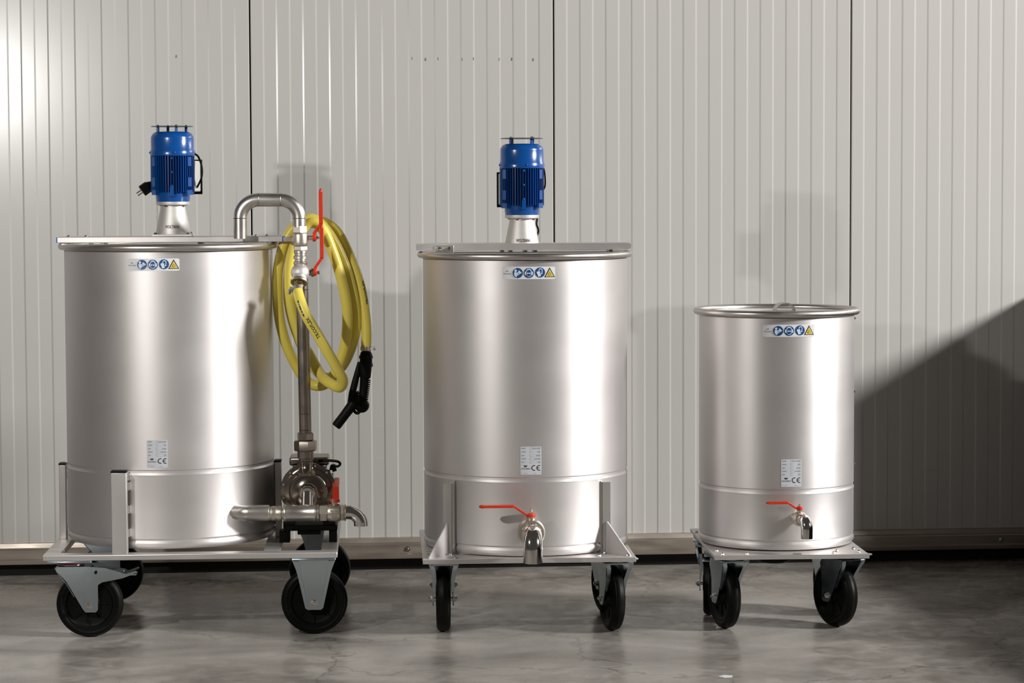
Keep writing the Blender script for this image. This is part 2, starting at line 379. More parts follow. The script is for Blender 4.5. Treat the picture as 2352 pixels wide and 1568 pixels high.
def bolt(name, parent, p, axis=(0, 0, 1), r=0.006, h=0.005, m='polished_steel', washer=True):
    p = Vector(p); a = Vector(axis).normalized(); b = MB()
    if washer: b.lathe([(r * 1.45, 0), (r * 1.45, 0.0013), (0, 0.0013)], p, a, 18)
    b.hexn(p + a * 0.001, p + a * (h + 0.001), r); b.lathe([(0, h + 0.003), (r * 0.45, h + 0.0028), (r * 0.5, h)], p, a, 12)
    return obj(name, b, m, parent)

def vessel(parent, R, zb, zseam, zt, Rr, lbl=None):
    """open cylinder with an inset waist joint, a foot ring and a rolled rim"""
    pr = [(R - 0.03, zb + 0.012), (R - 0.006, zb), (R - 0.001, zb + 0.006), (R + 0.0015, zb + 0.014), (R + 0.0005, zb + 0.019), (R - 0.0035, zb + 0.0245), (R, zb + 0.030),
          (R, zseam - 0.012), (R + 0.0012, zseam - 0.008), (R - 0.001, zseam - 0.003), (R - 0.0038, zseam + 0.002), (R, zseam + 0.008), (R, zt - 0.012), (R - 0.002, zt - 0.012), (R - 0.002, zseam), (R - 0.002, zb + 0.03), (0, zb + 0.028), (0, zb + 0.020)]
    v = MB().lathe(pr, (0, 0, 0), (0, 0, 1), 160)
    o = obj('vessel', v, 'brushed_steel', parent, smooth=30)
    rt_ = (Rr - R) / 2 + 0.001; rc = Rr - rt_ 
    n = 14; ring = MB().lathe([(rc + rt_ * cos(2 * pi * k / n), zt + rt_ * sin(2 * pi * k / n)) for k in range(n)], (0, 0, 0), (0, 0, 1), 160, closed=True)
    obj('rolled_rim', ring, 'satin_steel', parent, smooth=60)
    return o

def on_cyl(R, th0, z0):
    return lambda u, v, off: Vector(((R + off) * sin(th0 + u / R), -(R + off) * cos(th0 + u / R), z0 + v))

def poly_on(mb, mp, poly, off):
    tris = tessellate_polygon([[Vector((p[0], p[1], 0)) for p in poly]])
    mb.add([mp(p[0], p[1], off) for p in poly], [tuple(t) for t in tris])
def ell(cx, cy, rx, ry, n=28, a0=0, a1=2 * pi): return [(cx + rx * cos(a0 + (a1 - a0) * k / n), cy + ry * sin(a0 + (a1 - a0) * k / n)) for k in range(n if a1 - a0 > 6.2 else n + 1)]
def stroke(mb, mp, pts, wd, off):
    for (a, b), (c, d) in zip(pts[:-1], pts[1:]):
        L = hypot(c - a, d - b); nx, ny = -(d - b) / L * wd / 2, (c - a) / L * wd / 2
        poly_on(mb, mp, [(a + nx, b + ny), (c + nx, d + ny), (c - nx, d - ny), (a - nx, b - ny)], off)
def txt_on(mb, mp, txt, cx, cy, size, off, bold=0.0, wid=None):
    vs, fs = text_tris(txt, size, bold)
    sx = 1.0
    if wid:
        ext = max(v[0] for v in vs) - min(v[0] for v in vs); sx = wid / ext
    mb.add([mp(cx + v[0] * sx, cy + v[1], off) for v in vs], fs)
def sheet(mp, W, H, r, off=0.0005, n=24):
    mb = MB(); out = []
    for x, y, a in ((W / 2 - r, H / 2 - r, 0), (-W / 2 + r, H / 2 - r, 90), (-W / 2 + r, -H / 2 + r, 180), (W / 2 - r, -H / 2 + r, 270)): pass
    vs = []; fs = []
    for i in range(n + 1):
        x = -W / 2 + W * i / n; d = min(x + W / 2, W / 2 - x); h = H / 2 - (r - sqrt(max(0, r * r - (r - d) ** 2)) if d < r else 0)
        for t in (off, 0.0): vs += [mp(x, h, t), mp(x, -h, t)]
    for i in range(n):
        a = 4 * i; b = a + 4
        fs += [(a, a + 1, b + 1, b), (a + 2, b + 2, b + 3, a + 3), (a, b, b + 2, a + 2), (a + 1, a + 3, b + 3, b + 1)]
    fs += [(0, 2, 3, 1), (4 * n, 4 * n + 1, 4 * n + 3, 4 * n + 2)]
    return mb.add(vs, fs)

BRAND = 'WOLTMAN'
def hazard_sticker(parent, R, th, z):
    W, H = 0.157, 0.0365; mp = on_cyl(R, radians(th), z); k = W / 1885.0
    st = obj('hazard_sticker', sheet(mp, W, H, 0.002), 'white_label', parent)
    def P(pts): return [((x - 1167.5) * k, (420 - y) * k) for x, y in pts]
    lg = MB(); poly_on(lg, mp, P([(335, 330), (365, 345), (395, 338), (430, 345), (462, 330), (425, 378), (398, 372), (372, 378)]), 0.0012)
    txt_on(lg, mp, BRAND, (405 - 1167.5) * k, (420 - 447) * k, 0.0045, 0.0012, 0.0001, wid=280 * k)
    obj('logo_print', lg, 'grey_ink', st)
    def disc(cx, cy, draw, nm):
        m_ = MB().mi(0); poly_on(m_, mp, P(ell(cx, cy, 178, 178, 36)), 0.0012); m_.mi(1); draw(m_); obj(nm, m_, ['sign_blue', 'sign_white'], st)
    def d1(m_):
        poly_on(m_, mp, P(ell(702, 338, 46, 46, 16)), 0.0020)
        poly_on(m_, mp, P([(650, 395), (700, 378), (745, 405), (790, 385), (800, 345), (830, 325), (862, 365), (925, 412), (748, 518), (738, 572), (690, 548), (645, 480)]), 0.0020)
        m_.mi(0); poly_on(m_, mp, P([(775, 440), (822, 415), (826, 432), (790, 458)]), 0.0026)
    def d2(m_):
        poly_on(m_, mp, P(ell(1165, 415, 108, 150)), 0.0020); poly_on(m_, mp, P(ell(1052, 430, 34, 66, 16)), 0.0020); poly_on(m_, mp, P(ell(1280, 430, 34, 66, 16)), 0.0020)
        m_.mi(0); poly_on(m_, mp, P(ell(1165, 425, 82, 118)), 0.0026)
        m_.mi(1); poly_on(m_, mp, P(ell(1128, 430, 34, 24, 16)), 0.0032); poly_on(m_, mp, P(ell(1202, 430, 34, 24, 16)), 0.0032)
    def d3(m_):
        poly_on(m_, mp, P([(1432, 392), (1480, 360), (1568, 366), (1566, 430), (1592, 530), (1500, 556)]), 0.0020)
        stroke(m_, mp, P([(1512, 345), (1540, 285), (1600, 270), (1632, 310), (1628, 460), (1582, 440)]), 30 * k, 0.0020)
    disc(775, 420, d1, 'manual_symbol'); disc(1165, 420, d2, 'ear_and_eye_symbol'); disc(1560, 405, d3, 'glove_symbol')
    t_ = MB().mi(0); poly_on(t_, mp, P([(1905, 228), (1712, 575), (2098, 572)]), 0.0012)
    t_.mi(1); poly_on(t_, mp, P([(1905, 290), (1762, 548), (2050, 546)]), 0.0018)
    t_.mi(2); poly_on(t_, mp, P([(1905, 370), (1850, 455), (1835, 500), (1905, 525), (1970, 500), (1960, 450)]), 0.0024)
    t_.mi(1); poly_on(t_, mp, P([(1905, 425), (1875, 480), (1940, 480)]), 0.0030)
    obj('warning_triangle', t_, ['ink', 'sign_yellow', 'sign_olive'], st)
def rating_label(parent, R, th, z):
    W, H = 0.062, 0.083; mp = on_cyl(R, radians(th), z); k = W / 825.0
    st = obj('rating_label', sheet(mp, W, H, 0.0008, n=10), 'silver_label', parent)
    def P(pts): return [((x - 690) * k, (832 - y) * k) for x, y in pts]
    tx = MB().mi(0)
    for y, wd in ((345, 150), (480, 160), (625, 100), (750, 170), (885, 100)):
        poly_on(tx, mp, P([(330, y - 13), (330 + wd, y - 13), (330 + wd, y + 13), (330, y + 13)]), 0.0009)
    for y in (350, 485, 628, 758, 890): stroke(tx, mp, P([(655, y - 38), (1050, y - 38), (1050, y + 38), (655, y + 38), (655, y - 38)]), 7 * k, 0.0009)
    for y, a in ((350, 740), (485, 950), (628, 890), (758, 830), (890, 960)): poly_on(tx, mp, P([(a, y - 14), (1035, y - 14), (1035, y + 14), (a, y + 14)]), 0.0009)
    stroke(tx, mp, P([(300, 1300), (1060, 1300)]), 8 * k, 0.0009); stroke(tx, mp, P([(430, 1330), (900, 1330)]), 12 * k, 0.0009)
    obj('data_print', tx, 'grey_ink', st)
    lg = MB(); poly_on(lg, mp, P([(392, 1012), (470, 1022), (555, 1012), (505, 1090), (475, 1070), (448, 1090)]), 0.0009)
    txt_on(lg, mp, BRAND, (480 - 690) * k, (832 - 1150) * k, 0.0042, 0.0009, 0.0001, wid=350 * k)
    def arc(cx, w0): stroke(lg, mp, P([(cx + 105 * cos(a) , 1115 + 95 * sin(a)) for a in [radians(d) for d in range(75, 286, 15)]]), w0 * k, 0.0009)
    arc(825, 34); arc(1025, 34); stroke(lg, mp, P([(940, 1113), (1022, 1113)]), 30 * k, 0.0009)
    obj('mark_print', lg, 'ink', st)

def agitator(parent, x, z0, spin=0.0, box_side=1, plug=False):
    """blue motor on a cone. z0 = cone base"""
    dz = z0 - 1.2066
    g = bpy.data.objects.new('agitator_drive', None); COL.objects.link(g); g.parent = parent; g.location = (x, 0, dz)
    c = MB().lathe([(0, 1.196), (0.0535, 1.196), (0.0535, 1.208), (0.0375, 1.2895), (0.046, 1.2895), (0.046, 1.2915), (0, 1.2915)], seg=64)
    c.box(-0.061, 0.061, -0.061, 0.061, 1.1945, 1.2010)
    co = obj('motor_cone', c, 'cast_alloy', g, bevel=0.0008)
    tx = MB(); R0, R1, za, zb_ = 0.0535, 0.0375, 1.208, 1.2895
    def mp(u, v, off):
        z = 1.2235 + v; r = R0 + (R1 - R0) * (z - za) / (zb_ - za) + off; return Vector((r * sin(u / R0), -r * cos(u / R0), z))
    txt_on(tx, mp, BRAND, 0.001, 0, 0.0135, 0.0007, 0.0005, wid=0.047)
    obj('embossed_name', tx, 'etched', g)
    obj('flange_ring', MB().lathe([(0, 1.2915), (0.0515, 1.2915), (0.052, 1.293), (0.052, 1.301), (0, 1.301)], seg=64), 'cast_alloy', g)
    for k in range(4):
        a = pi / 4 + k * pi / 2 + 0.3; obj('flange_bolt', MB().hexn((0.042 * cos(a), 0.042 * sin(a), 1.2915), (0.042 * cos(a), 0.042 * sin(a), 1.2865), 0.0055), 'dark_steel', g)
    for sx in (-1, 1):
        for sy in (-1, 1): bolt('base_bolt', g, (sx * 0.050, sy * 0.050, 1.2010), r=0.0055, h=0.004)
    h = MB().lathe([(0, 1.301), (0.0515, 1.301), (0.053, 1.315), (0.054, 1.336), (0.054, 1.339), (0.0535, 1.444), (0, 1.444)], seg=48)
    # cooling fins, denser at the front and back
    for k in range(52):
        a = 2 * pi * k / 52
        near = abs(cos(a * 1.0 - 0.0)); m_ = Matrix.Rotation(a, 4, 'Z')
        h.box(0.052, 0.0675, -0.0007, 0.0007, 1.330, 1.4435, m_)
    for a in (35, 145, 215, 325):          # foot pads between the fins
        m_ = Matrix.Rotation(radians(a), 4, 'Z')
        for zc in (1.425, 1.362): h.box(0.056, 0.0685, -0.0085, 0.0085, zc - 0.014, zc + 0.014, m_)
        h.box(0.050, 0.068, -0.012, 0.012, 1.322, 1.337, m_)
    h.box(0.052, 0.0685, -0.006, 0.006, 1.318, 1.350, Matrix.Rotation(radians(-90 + 2), 4, 'Z'))
    for zc in (1.435, 1.392, 1.350): h.sphere((0.002, -0.0675, zc), 0.004, 10)
    obj('finned_housing', h, 'blue_paint', g, smooth=30)
    fc = MB().lathe([(0.0685, 1.443), (0.0688, 1.446), (0.0684, 1.460), (0.0665, 1.4625), (0.0665, 1.497), (0.0655, 1.503), (0.060, 1.512), (0.052, 1.5165), (0.040, 1.5175), (0, 1.518)], seg=80)
    fc.lathe([(0.0685, 1.443), (0, 1.443)], seg=80)
    for a in (10, 100, 190, 280): fc.sphere((0.0685 * cos(radians(a)), 0.0685 * sin(radians(a)), 1.453), 0.0035, 10)
    obj('fan_cover', fc, 'blue_paint', g, smooth=40)
    for a in (38, 128, 218, 308) if not plug else (21, 111, 201, 291):
        r_ = 0.045; p = (r_ * cos(radians(a)), r_ * sin(radians(a)))
        obj('canopy_spacer', MB().cyl((*p, 1.515), (*p, 1.533), 0.0045, seg=14), 'blue_paint', g)
        bolt('canopy_bolt', g, (*p, 1.5345), r=0.004, h=0.0028, washer=False)
    obj('rain_canopy', MB().lathe([(0, 1.5325), (0.0645, 1.5325), (0.0655, 1.5335), (0.0645, 1.5347), (0, 1.5352)], seg=64), 'canopy_steel', g)
    # terminal box at the back, turned
    bx = MB(); m_ = Matrix.Rotation(spin, 4, 'Z')
    bx.box(-0.046, 0.046, 0.058, 0.098, 1.332, 1.428, m_)
    obj('terminal_box', bx, 'cast_alloy' , g, bevel=0.003)
    obj('box_lid', MB().box(-0.050, 0.050, 0.0985, 0.102, 1.324, 1.432, m_), 'black_plastic', g, bevel=0.001)
    s = box_side
    cb = smooth_path([(0.062 * 1, 0.03, 1.452), (0.078, 0.03, 1.440), (0.0885, 0.026, 1.408), (0.087, 0.026, 1.375), (0.072, 0.040, 1.345)] if plug else
                     [(0.060, 0.02, 1.456), (0.069, 0.018, 1.440), (0.0725, 0.018, 1.410), (0.071, 0.02, 1.385), (0.060, 0.03, 1.370)], 6)
    obj('power_cable', MB().tube(cb, 0.0032 if plug else 0.0026, 10), 'black_plastic', g)
    if not plug:
        lc = smooth_path([(0.02, 0.10, 1.345), (0.040, 0.075, 1.318), (0.0475, 0.03, 1.290), (0.0455, 0.02, 1.272), (0.052, 0.03, 1.252), (0.045, 0.06, 1.225)], 5)
        obj('lead_cable', MB().tube(lc, 0.003, 10), 'black_plastic', g)
    if plug:
        c0 = Vector((-0.084, 0.02, 1.3435)); d = Vector((-0.80, -0.15, -0.58)).normalized()
        p = MB().cyl(c0 - d * 0.030, c0 - d * 0.008, 0.006, 0.017, seg=20); p.cyl(c0 - d * 0.008, c0 + d * 0.016, 0.0185, seg=8, a0=0.2)
        obj('plug_body', p, 'black_plastic', g)
        x_, y_, _ = frame(d)
        for sg in (-1, 1): obj('plug_pin', MB().cyl(c0 + d * 0.016 + y_ * 0.0045 * sg + x_ * 0.004 * sg, c0 + d * 0.034 + y_ * 0.0045 * sg + x_ * 0.004 * sg, 0.0022, seg=10), 'dark_steel', g)
        lead = smooth_path([c0 - d * 0.03, c0 - d * 0.045 + Vector((0, 0.02, 0)), (-0.03, 0.085, 1.37), (0.02, 0.10, 1.34)], 6)
        obj('plug_lead', MB().tube(lead, 0.0032, 10), 'black_plastic', g)
    return g

def lever(parent, piv, _d, d_long, d_up, L1, L2, rise, wd, name='lever_handle', th=0.0035, mtl='red_plastic'):
    """flat ball-valve handle: hub at piv, plate runs out along d_long, cranked away along d_up"""
    P = Vector(piv); a = Vector(d_long).normalized(); u = Vector(d_up).normalized(); s = a.cross(u).normalized()
    path = [P, P + a * 0.012, P + a * (0.012 + L1) + u * rise, P + a * (0.012 + L1 + L2) + u * rise]
    path = fillet(path, 0.008, 4)
    mb = MB(); n = len(path); vs = []; fs = []
    for i, p in enumerate(path):
        t = (path[min(i + 1, n - 1)] - path[max(i - 1, 0)]).normalized(); nn = s.cross(t).normalized()
        f = i / (n - 1); ww = wd * (0.8 if 0 < i < n - 3 else 1.0) / 2
        for sw, sn in ((-1, -1), (1, -1), (1, 1), (-1, 1)): vs.append(p + s * ww * sw + nn * th * sn * (1.25 if i > n / 2 else 1))
    for i in range(n - 1):
        for k in range(4):
            k2 = (k + 1) % 4; fs.append((4 * i + k, 4 * i + k2, 4 * i + 4 + k2, 4 * i + 4 + k))
    fs += [(3, 2, 1, 0), tuple(4 * (n - 1) + k for k in range(4))]
    mb.add(vs, fs)
    mb.lathe([(0, 0.0065), (wd * 0.42, 0.0062), (wd * 0.62, 0.003), (wd * 0.66, -0.005), (0, -0.005)], P, u, 20)
    e = path[-1]; mb.sphere(e, wd * 0.5, 12, 0.5, u)
    return obj(name, mb, mtl, parent, bevel=0.0008)

# ================================================================== LEFT TANK
T1 = thing('mixing_tank', 'left stainless mixing tank with blue motor, pump and pipework on an open castor frame', 'tank', (-0.416, 7.78, 0), radians(-1.7), 'stainless steel tanks on castors')
R = 0.321
vessel(T1, R, 0.262, 0.492, 1.165, 0.3395)
zf0, zf1 = 0.235, 0.2525; yF, yB = -0.363, 0.372
rails = [(-0.3555, 0.521, yF, yF + 0.05), (-0.3555, 0.521, yB - 0.05, yB), (-0.3555, -0.3055, yF + 0.05, yB - 0.05), (0.471, 0.521, yF + 0.05, yB - 0.05), (0.298, 0.348, yF + 0.05, yB - 0.05)]
for r_ in rails: 
    o = obj('frame_rail', MB().box(r_[0], r_[1], r_[2], r_[3], zf0, zf1), 'sheet_steel', T1, bevel=0.0025)
for n_, (x0, x1, y0, y1, z1) in enumerate([(-0.3475, -0.3275, -0.015, 0.03, 0.485), (-0.150, -0.1045, yF + 0.004, yF + 0.044, 0.497), (0.3215, 0.3415, -0.015, 0.03, 0.488), (-0.1, -0.055, yB - 0.05, yB - 0.01, 0.497)]):
    p = obj('support_post', MB().box(x0, x1, y0, y1, zf1, z1), 'sheet_steel', T1, bevel=0.0015)
    obj('post_cap', MB().box(x0 - 0.001, x1 + 0.001, y0 - 0.001, y1 + 0.001, z1, z1 + 0.005), 'black_plastic', p, bevel=0.001)
    for zc in (0.30, 0.37, 0.44, 0.47):
        wd_ = MB()
        if n_ == 0: wd_.box(-0.3285, -0.3195, 0.0, 0.012, zc, zc + 0.022)
        if n_ == 1: wd_.box(-0.107, -0.100, yF + 0.040, -0.295, zc, zc + 0.024)
        if n_ == 2: wd_.box(0.3195, 0.3225, 0.0, 0.012, zc, zc + 0.022)
        if n_ == 3: wd_.box(-0.09, -0.08, 0.30, yB - 0.045, zc, zc + 0.02)
        obj('weld_tab', wd_, 'polished_steel', p)
caster(T1, -0.2765, -0.318, 0.0, 'brake', red=True, label='braked castor with red ring seen from the side')
caster(T1, 0.450, -0.315, 0.0, 'rigid', label='fixed castor with tapered bracket')
caster(T1, -0.2765, 0.325, 0.0, 'swivel'); caster(T1, 0.452, 0.325, 0.0, 'rigid')
hazard_sticker(T1, R, -3.75, 1.115); rating_label(T1, R, -2.7, 0.5488)
# lid, bridge bar
L1 = MB().lathe([(0, 1.1685), (0.300, 1.1685), (0.306, 1.166), (0.306, 1.1645), (0, 1.1645)], seg=96); obj('lid', L1, 'satin_steel', T1)
bar = obj('bridge_bar', MB().box(-0.3335, 0.3555, -0.085, 0.085, 1.1765, 1.1940), 'sheet_steel', T1, bevel=0.0015)
obj('end_cap', MB().box(-0.3365, -0.3335, -0.085, 0.085, 1.177, 1.1935), 'blue_plastic', bar, label='blue plastic end cap')
obj('end_cap', MB().box(0.3555, 0.3605, -0.085, 0.085, 1.177, 1.1935), 'blue_plastic', bar, label='blue plastic end cap')
obj('pipe_bracket', MB().box(0.3605, 0.3925, -0.145, -0.10, 1.1785, 1.1915), 'satin_steel', T1, bevel=0.001)
obj('bracket_arm', MB().box(0.3610, 0.380, -0.10, -0.06, 1.1785, 1.1915), 'satin_steel', T1, bevel=0.001)
for x in (-0.305, -0.252, 0.272, 0.305): bolt('bar_bolt', bar, (x, -0.03, 1.194), r=0.0045, h=0.003)
for x in (-0.305, -0.245, -0.20, 0.10, 0.30): obj('bar_spacer', MB().box(x - 0.006, x + 0.006, -0.06, 0.06, 1.1685, 1.1765), 'dark_steel', T1)
agitator(T1, 0.0145, 1.2066, radians(-24), plug=True)
# return pipe over the lid
ay = -0.14; rp = 0.0207
pts = fillet([(0.2292, ay, 1.188), (0.2292, ay, 1.3065), (0.409, ay, 1.3055), (0.409, ay, 1.222)], 0.056, 10)
arch = obj('return_pipe', MB().tube(pts, rp, 28), 'satin_steel', T1)
for p, a in (((0.2292, ay, 1.250), (0, 0, 1)), ((0.286, ay, 1.3063), (1, 0, 0)), ((0.353, ay, 1.3057), (1, 0, 0)), ((0.409, ay, 1.249), (0, 0, 1))):
    obj('weld_bead', MB().lathe([(rp, -0.0012), (rp + 0.0007, 0), (rp, 0.0012)], p, a, 28), 'dark_steel', arch)
# upper ball valve
v1 = obj('ball_valve', MB().lathe([(0, 1.166), (0.0225, 1.166), (0.0240, 1.169), (0.0245, 1.176), (0.0245, 1.196), (0.0238, 1.2005), (0.0225, 1.203), (0, 1.203)], (0.412, ay, 0), (0, 0, 1), 32), 'nickel', T1)
obj('hex_collar', MB().hexn((0.4105, ay, 1.2035), (0.4105, ay, 1.2285), 0.0232, 0.1), 'nickel', v1)
obj('hex_collar', MB().hexn((0.412, ay, 1.150), (0.412, ay, 1.166), 0.0228, 0.1), 'nickel', v1)
st = MB().cyl((0.434, ay, 1.1895), (0.452, ay, 1.1895), 0.007, seg=16); st.hexn((0.458, ay, 1.1895), (0.465, ay, 1.1895), 0.0055); st.cyl((0.465, ay, 1.1895), (0.471, ay, 1.1895), 0.003, seg=12)
obj('valve_stem', st, 'nickel', v1)
lever(v1, (0.455, ay - 0.002, 1.192), None, (0, 0, 1), (1, 0, 0), 0.028, 0.098, 0.0205, 0.022, th=0.0048)
# union and lower valve
un = MB().lathe([(0, 1.107), (0.0195, 1.107), (0.0215, 1.110), (0.0215, 1.116), (0.0175, 1.119), (0.0175, 1.123), (0.0215, 1.126), (0.0215, 1.133), (0.018, 1.136), (0.018, 1.141), (0.020, 1.143), (0.020, 1.150), (0, 1.150)], (0.412, ay, 0), (0, 0, 1), 30)
obj('pipe_union', un, 'satin_steel', T1)
tee = MB().lathe([(0, 1.070), (0.0235, 1.070), (0.0245, 1.076), (0.0235, 1.086), (0.0205, 1.092), (0.0205, 1.107), (0, 1.107)], (0.412, ay, 0), (0, 0, 1), 30)
tee.cyl((0.4140, ay, 1.098), (0.417, ay, 0.578), 0.0, seg=4) if False else None
obj('pipe_tee', tee, 'satin_steel', T1)
dv = Vector((-0.10, -0.60, -0.79)).normalized(); c0 = Vector((0.4115, ay - 0.006, 1.088))
v2m = MB().sphere(c0 + dv * 0.006, 0.0285, 28); v2m.cyl(c0, c0 + dv * 0.040, 0.0225, seg=28)
v2 = obj('ball_valve', v2m, 'cast_alloy', T1)
obj('valve_mouth', MB().lathe([(0.015, 0.036), (0.0255, 0.036), (0.0262, 0.039), (0.0255, 0.044), (0.0185, 0.044)], c0, dv, 30), 'nickel', v2)
obj('hose_tail', MB().lathe([(0.0, 0.040), (0.0175, 0.040), (0.0175, 0.047), (0.0145, 0.049), (0.0145, 0.064), (0, 0.064)], c0, dv, 8), 'brass', v2, label='brass hose tail')
s2 = MB().cyl((0.432, ay, 1.083), (0.454, ay, 1.083), 0.009, seg=16); s2.lathe([(0, 0), (0.013, 0), (0.013, 0.008), (0, 0.008)], (0.4445, ay, 1.083), (1, 0, 0), 20)
s2.hexn((0.462, ay, 1.083), (0.470, ay, 1.083), 0.006)
obj('valve_stem', s2, 'dark_steel', v2)
lever(v2, (0.4565, ay - 0.004, 1.086), None, (0, 0, 1), (1, 0, 0), 0.030, 0.092, 0.021, 0.020, th=0.0044)
# riser
rz = obj('riser_pipe', MB().tube([(0.4155, ay, 1.09), (0.4168, ay, 1.0), (0.4195, ay, 0.8), (0.4222, ay, 0.588)], 0.0190, 28), 'dark_steel', T1, label='dull dark vertical steel pipe')
for z, xq in ((0.600, 0.422), (0.650, 0.4213), (1.052, 0.4163), (1.031, 0.4166)): obj('weld_bead', MB().lathe([(0.0185, -0.002), (0.0202, 0), (0.0185, 0.002)], (xq, ay, z), (0, 0, 1), 24), 'dark_steel', rz)
u2 = MB().hexn((0.422, ay, 0.567), (0.422, ay, 0.592), 0.027, 0.15); obj('union_nut', u2, 'dark_steel', rz)
obj('union_nut', MB().lathe([(0, 0.536), (0.0335, 0.536), (0.036, 0.539), (0.036, 0.563), (0.0335, 0.567), (0, 0.567)], (0.422, ay, 0), (0, 0, 1), 8, a0=0.25), 'dark_steel', rz)
obj('union_collar', MB().cyl((0.422, ay, 0.512), (0.422, ay, 0.536), 0.0255, seg=28), 'dark_steel', rz)
# pump
pc = Vector((0.4304, -0.15, 0.4115))
PM = bpy.data.objects.new('pump', None); COL.objects.link(PM); PM.parent = T1
casing = MB().lathe([(0, -0.052), (0.030, -0.052), (0.030, -0.046), (0.042, -0.040), (0.055, -0.040), (0.058, -0.036), (0.060, -0.026), (0.0715, -0.024), (0.0725, -0.018), (0.0735, -0.004), (0.086, -0.002), (0.087, 0.006), (0.086, 0.012), (0, 0.012)], (pc.x, pc.y + 0.012, pc.z), (0, 1, 0), 72)
obj('pump_casing', casing, 'pump_steel', PM)
nk = MB().lathe([(0.0, 0.10), (0.0235, 0.10), (0.0235, 0.094), (0.0205, 0.091), (0.0205, 0.078), (0.024, 0.068), (0.034, 0.058), (0.034, 0.050)], (pc.x - 0.006, -0.148, pc.z), (0, 0, 1), 32)
obj('pump_outlet', nk, 'pump_steel', PM)
for k in range(12):
    a = 2 * pi * (k + 0.5) / 12; fbm = MB().hexn((pc.x + 0.0795 * cos(a), -0.141, pc.z + 0.0795 * sin(a)), (pc.x + 0.0795 * cos(a), -0.147, pc.z + 0.0795 * sin(a)), 0.004); obj('casing_bolt', fbm, 'polished_steel', PM)
mot = MB().lathe([(0, 0), (0.080, 0), (0.082, 0.01), (0.070, 0.02), (0.070, 0.19), (0.066, 0.21), (0, 0.215)], (pc.x, -0.126, pc.z), (0, 1, 0), 48)
for k in range(30):
    a = 2 * pi * k / 30; m_ = Matrix.Translation((pc.x, 0, pc.z)) @ Matrix.Rotation(a, 4, 'Y'); mot.box(0.068, 0.079, -0.10, 0.05, -0.001, 0.001, m_)
obj('pump_motor', mot, 'motor_black', PM)
tb = MB().box(pc.x - 0.06, pc.x + 0.062, -0.09, 0.03, pc.z + 0.072, pc.z + 0.098); obj('terminal_box', tb, 'dark_steel', PM, bevel=0.006)
cb = smooth_path([(pc.x + 0.03, -0.10, pc.z + 0.088), (pc.x + 0.065, -0.105, pc.z + 0.089), (pc.x + 0.090, -0.11, pc.z + 0.086), (pc.x + 0.097, -0.11, pc.z + 0.078), (pc.x + 0.088, -0.11, pc.z + 0.071), (pc.x + 0.072, -0.10, pc.z + 0.073), (pc.x + 0.068, -0.09, pc.z + 0.06)], 6)
obj('power_cable', MB().tube(cb, 0.0042, 10), 'black_plastic', PM)
gl = MB().hexn((pc.x + 0.080, -0.10, pc.z + 0.055), (pc.x + 0.074, -0.10, pc.z + 0.076), 0.008); obj('cable_gland', gl, 'black_plastic', PM)
bs = MB().box(0.352, 0.518, -0.15, 0.06, 0.2885, 0.306); bs.box(0.352, 0.385, -0.15, 0.06, 0.306, 0.345); bs.box(0.474, 0.512, -0.15, 0.06, 0.306, 0.345); bs.box(0.395, 0.467, -0.145, 0.05, 0.276, 0.2885)
obj('motor_base', bs, 'motor_black', PM, bevel=0.003)
obj('base_foot', MB().box(0.3395, 0.372, -0.15, -0.09, 0.2525, 0.2885), 'motor_black', PM, bevel=0.002); obj('base_foot', MB().box(0.492, 0.516, -0.15, -0.09, 0.2525, 0.2885), 'motor_black', PM, bevel=0.002)
hub = MB().cyl((0.4286, -0.235, 0.412), (0.4286, -0.185, 0.412), 0.019, seg=28); hub.lathe([(0.019, -0.02), (0.024, -0.02), (0.024, -0.01), (0.019, -0.01)], (0.4286, -0.19, 0.412), (0, 1, 0), 10, closed=True)
hub.cyl((0.4286, -0.226, 0.412), (0.4286, -0.250, 0.375), 0.018, seg=24)
obj('suction_hub', hub, 'polished_steel', PM)
# suction pipe along the front
hy = -0.26; hz = 0.3582
inl = fillet([(0.2045, -0.228, 0.3595), (0.242, -0.258, 0.3600), (0.315, hy, hz + 0.0015)], 0.03, 6)
dp = obj('suction_pipe', MB().tube(inl, [0.0235] * len(inl), 30), 'satin_steel', T1)
obj('weld_collar', MB().lathe([(0.0225, -0.004), (0.0265, -0.003), (0.0265, 0.004), (0.0225, 0.006)], (0.2065, -0.2305, 0.3595), (0.037, -0.030, 0.0), 28), 'satin_steel', dp)
obj('sleeve', MB().lathe([(0, 0), (0.0245, 0), (0.0245, 0.062), (0.0235, 0.064), (0, 0.064)], (0.250, hy, hz + 0.002), (1, 0, -0.01), 32), 'satin_steel', dp)
nip = MB().lathe([(0, 0), (0.021, 0), (0.021, 0.006), (0.0225, 0.008), (0.0225, 0.020), (0.0215, 0.022), (0.0225, 0.024), (0.0225, 0.036), (0.019, 0.038), (0.019, 0.043), (0, 0.043)], (0.314, hy, hz), (1, 0, 0), 12)
obj('hex_nipple', nip, 'nickel', dp)
obj('tee_body', MB().lathe([(0, 0), (0.0245, 0), (0.0258, 0.002), (0.0258, 0.009), (0.0245, 0.0115), (0.0245, 0.088), (0.0258, 0.090), (0.0258, 0.096), (0.022, 0.099), (0.0258, 0.101), (0.0258, 0.107), (0, 0.107)], (0.3575, hy, hz), (1, 0, 0), 34), 'satin_steel', dp)
v3 = obj('ball_valve', MB().lathe([(0, 0.0), (0.0235, 0.0), (0.0250, 0.003), (0.0265, 0.010), (0.0268, 0.032), (0.0262, 0.0375), (0, 0.0375)], (0.4905, hy, hz), (1, 0, 0), 32), 'nickel', T1)
obj('hex_collar', MB().hexn((0.466, hy, hz), (0.4905, hy, hz), 0.0262, 0.0), 'nickel', v3)
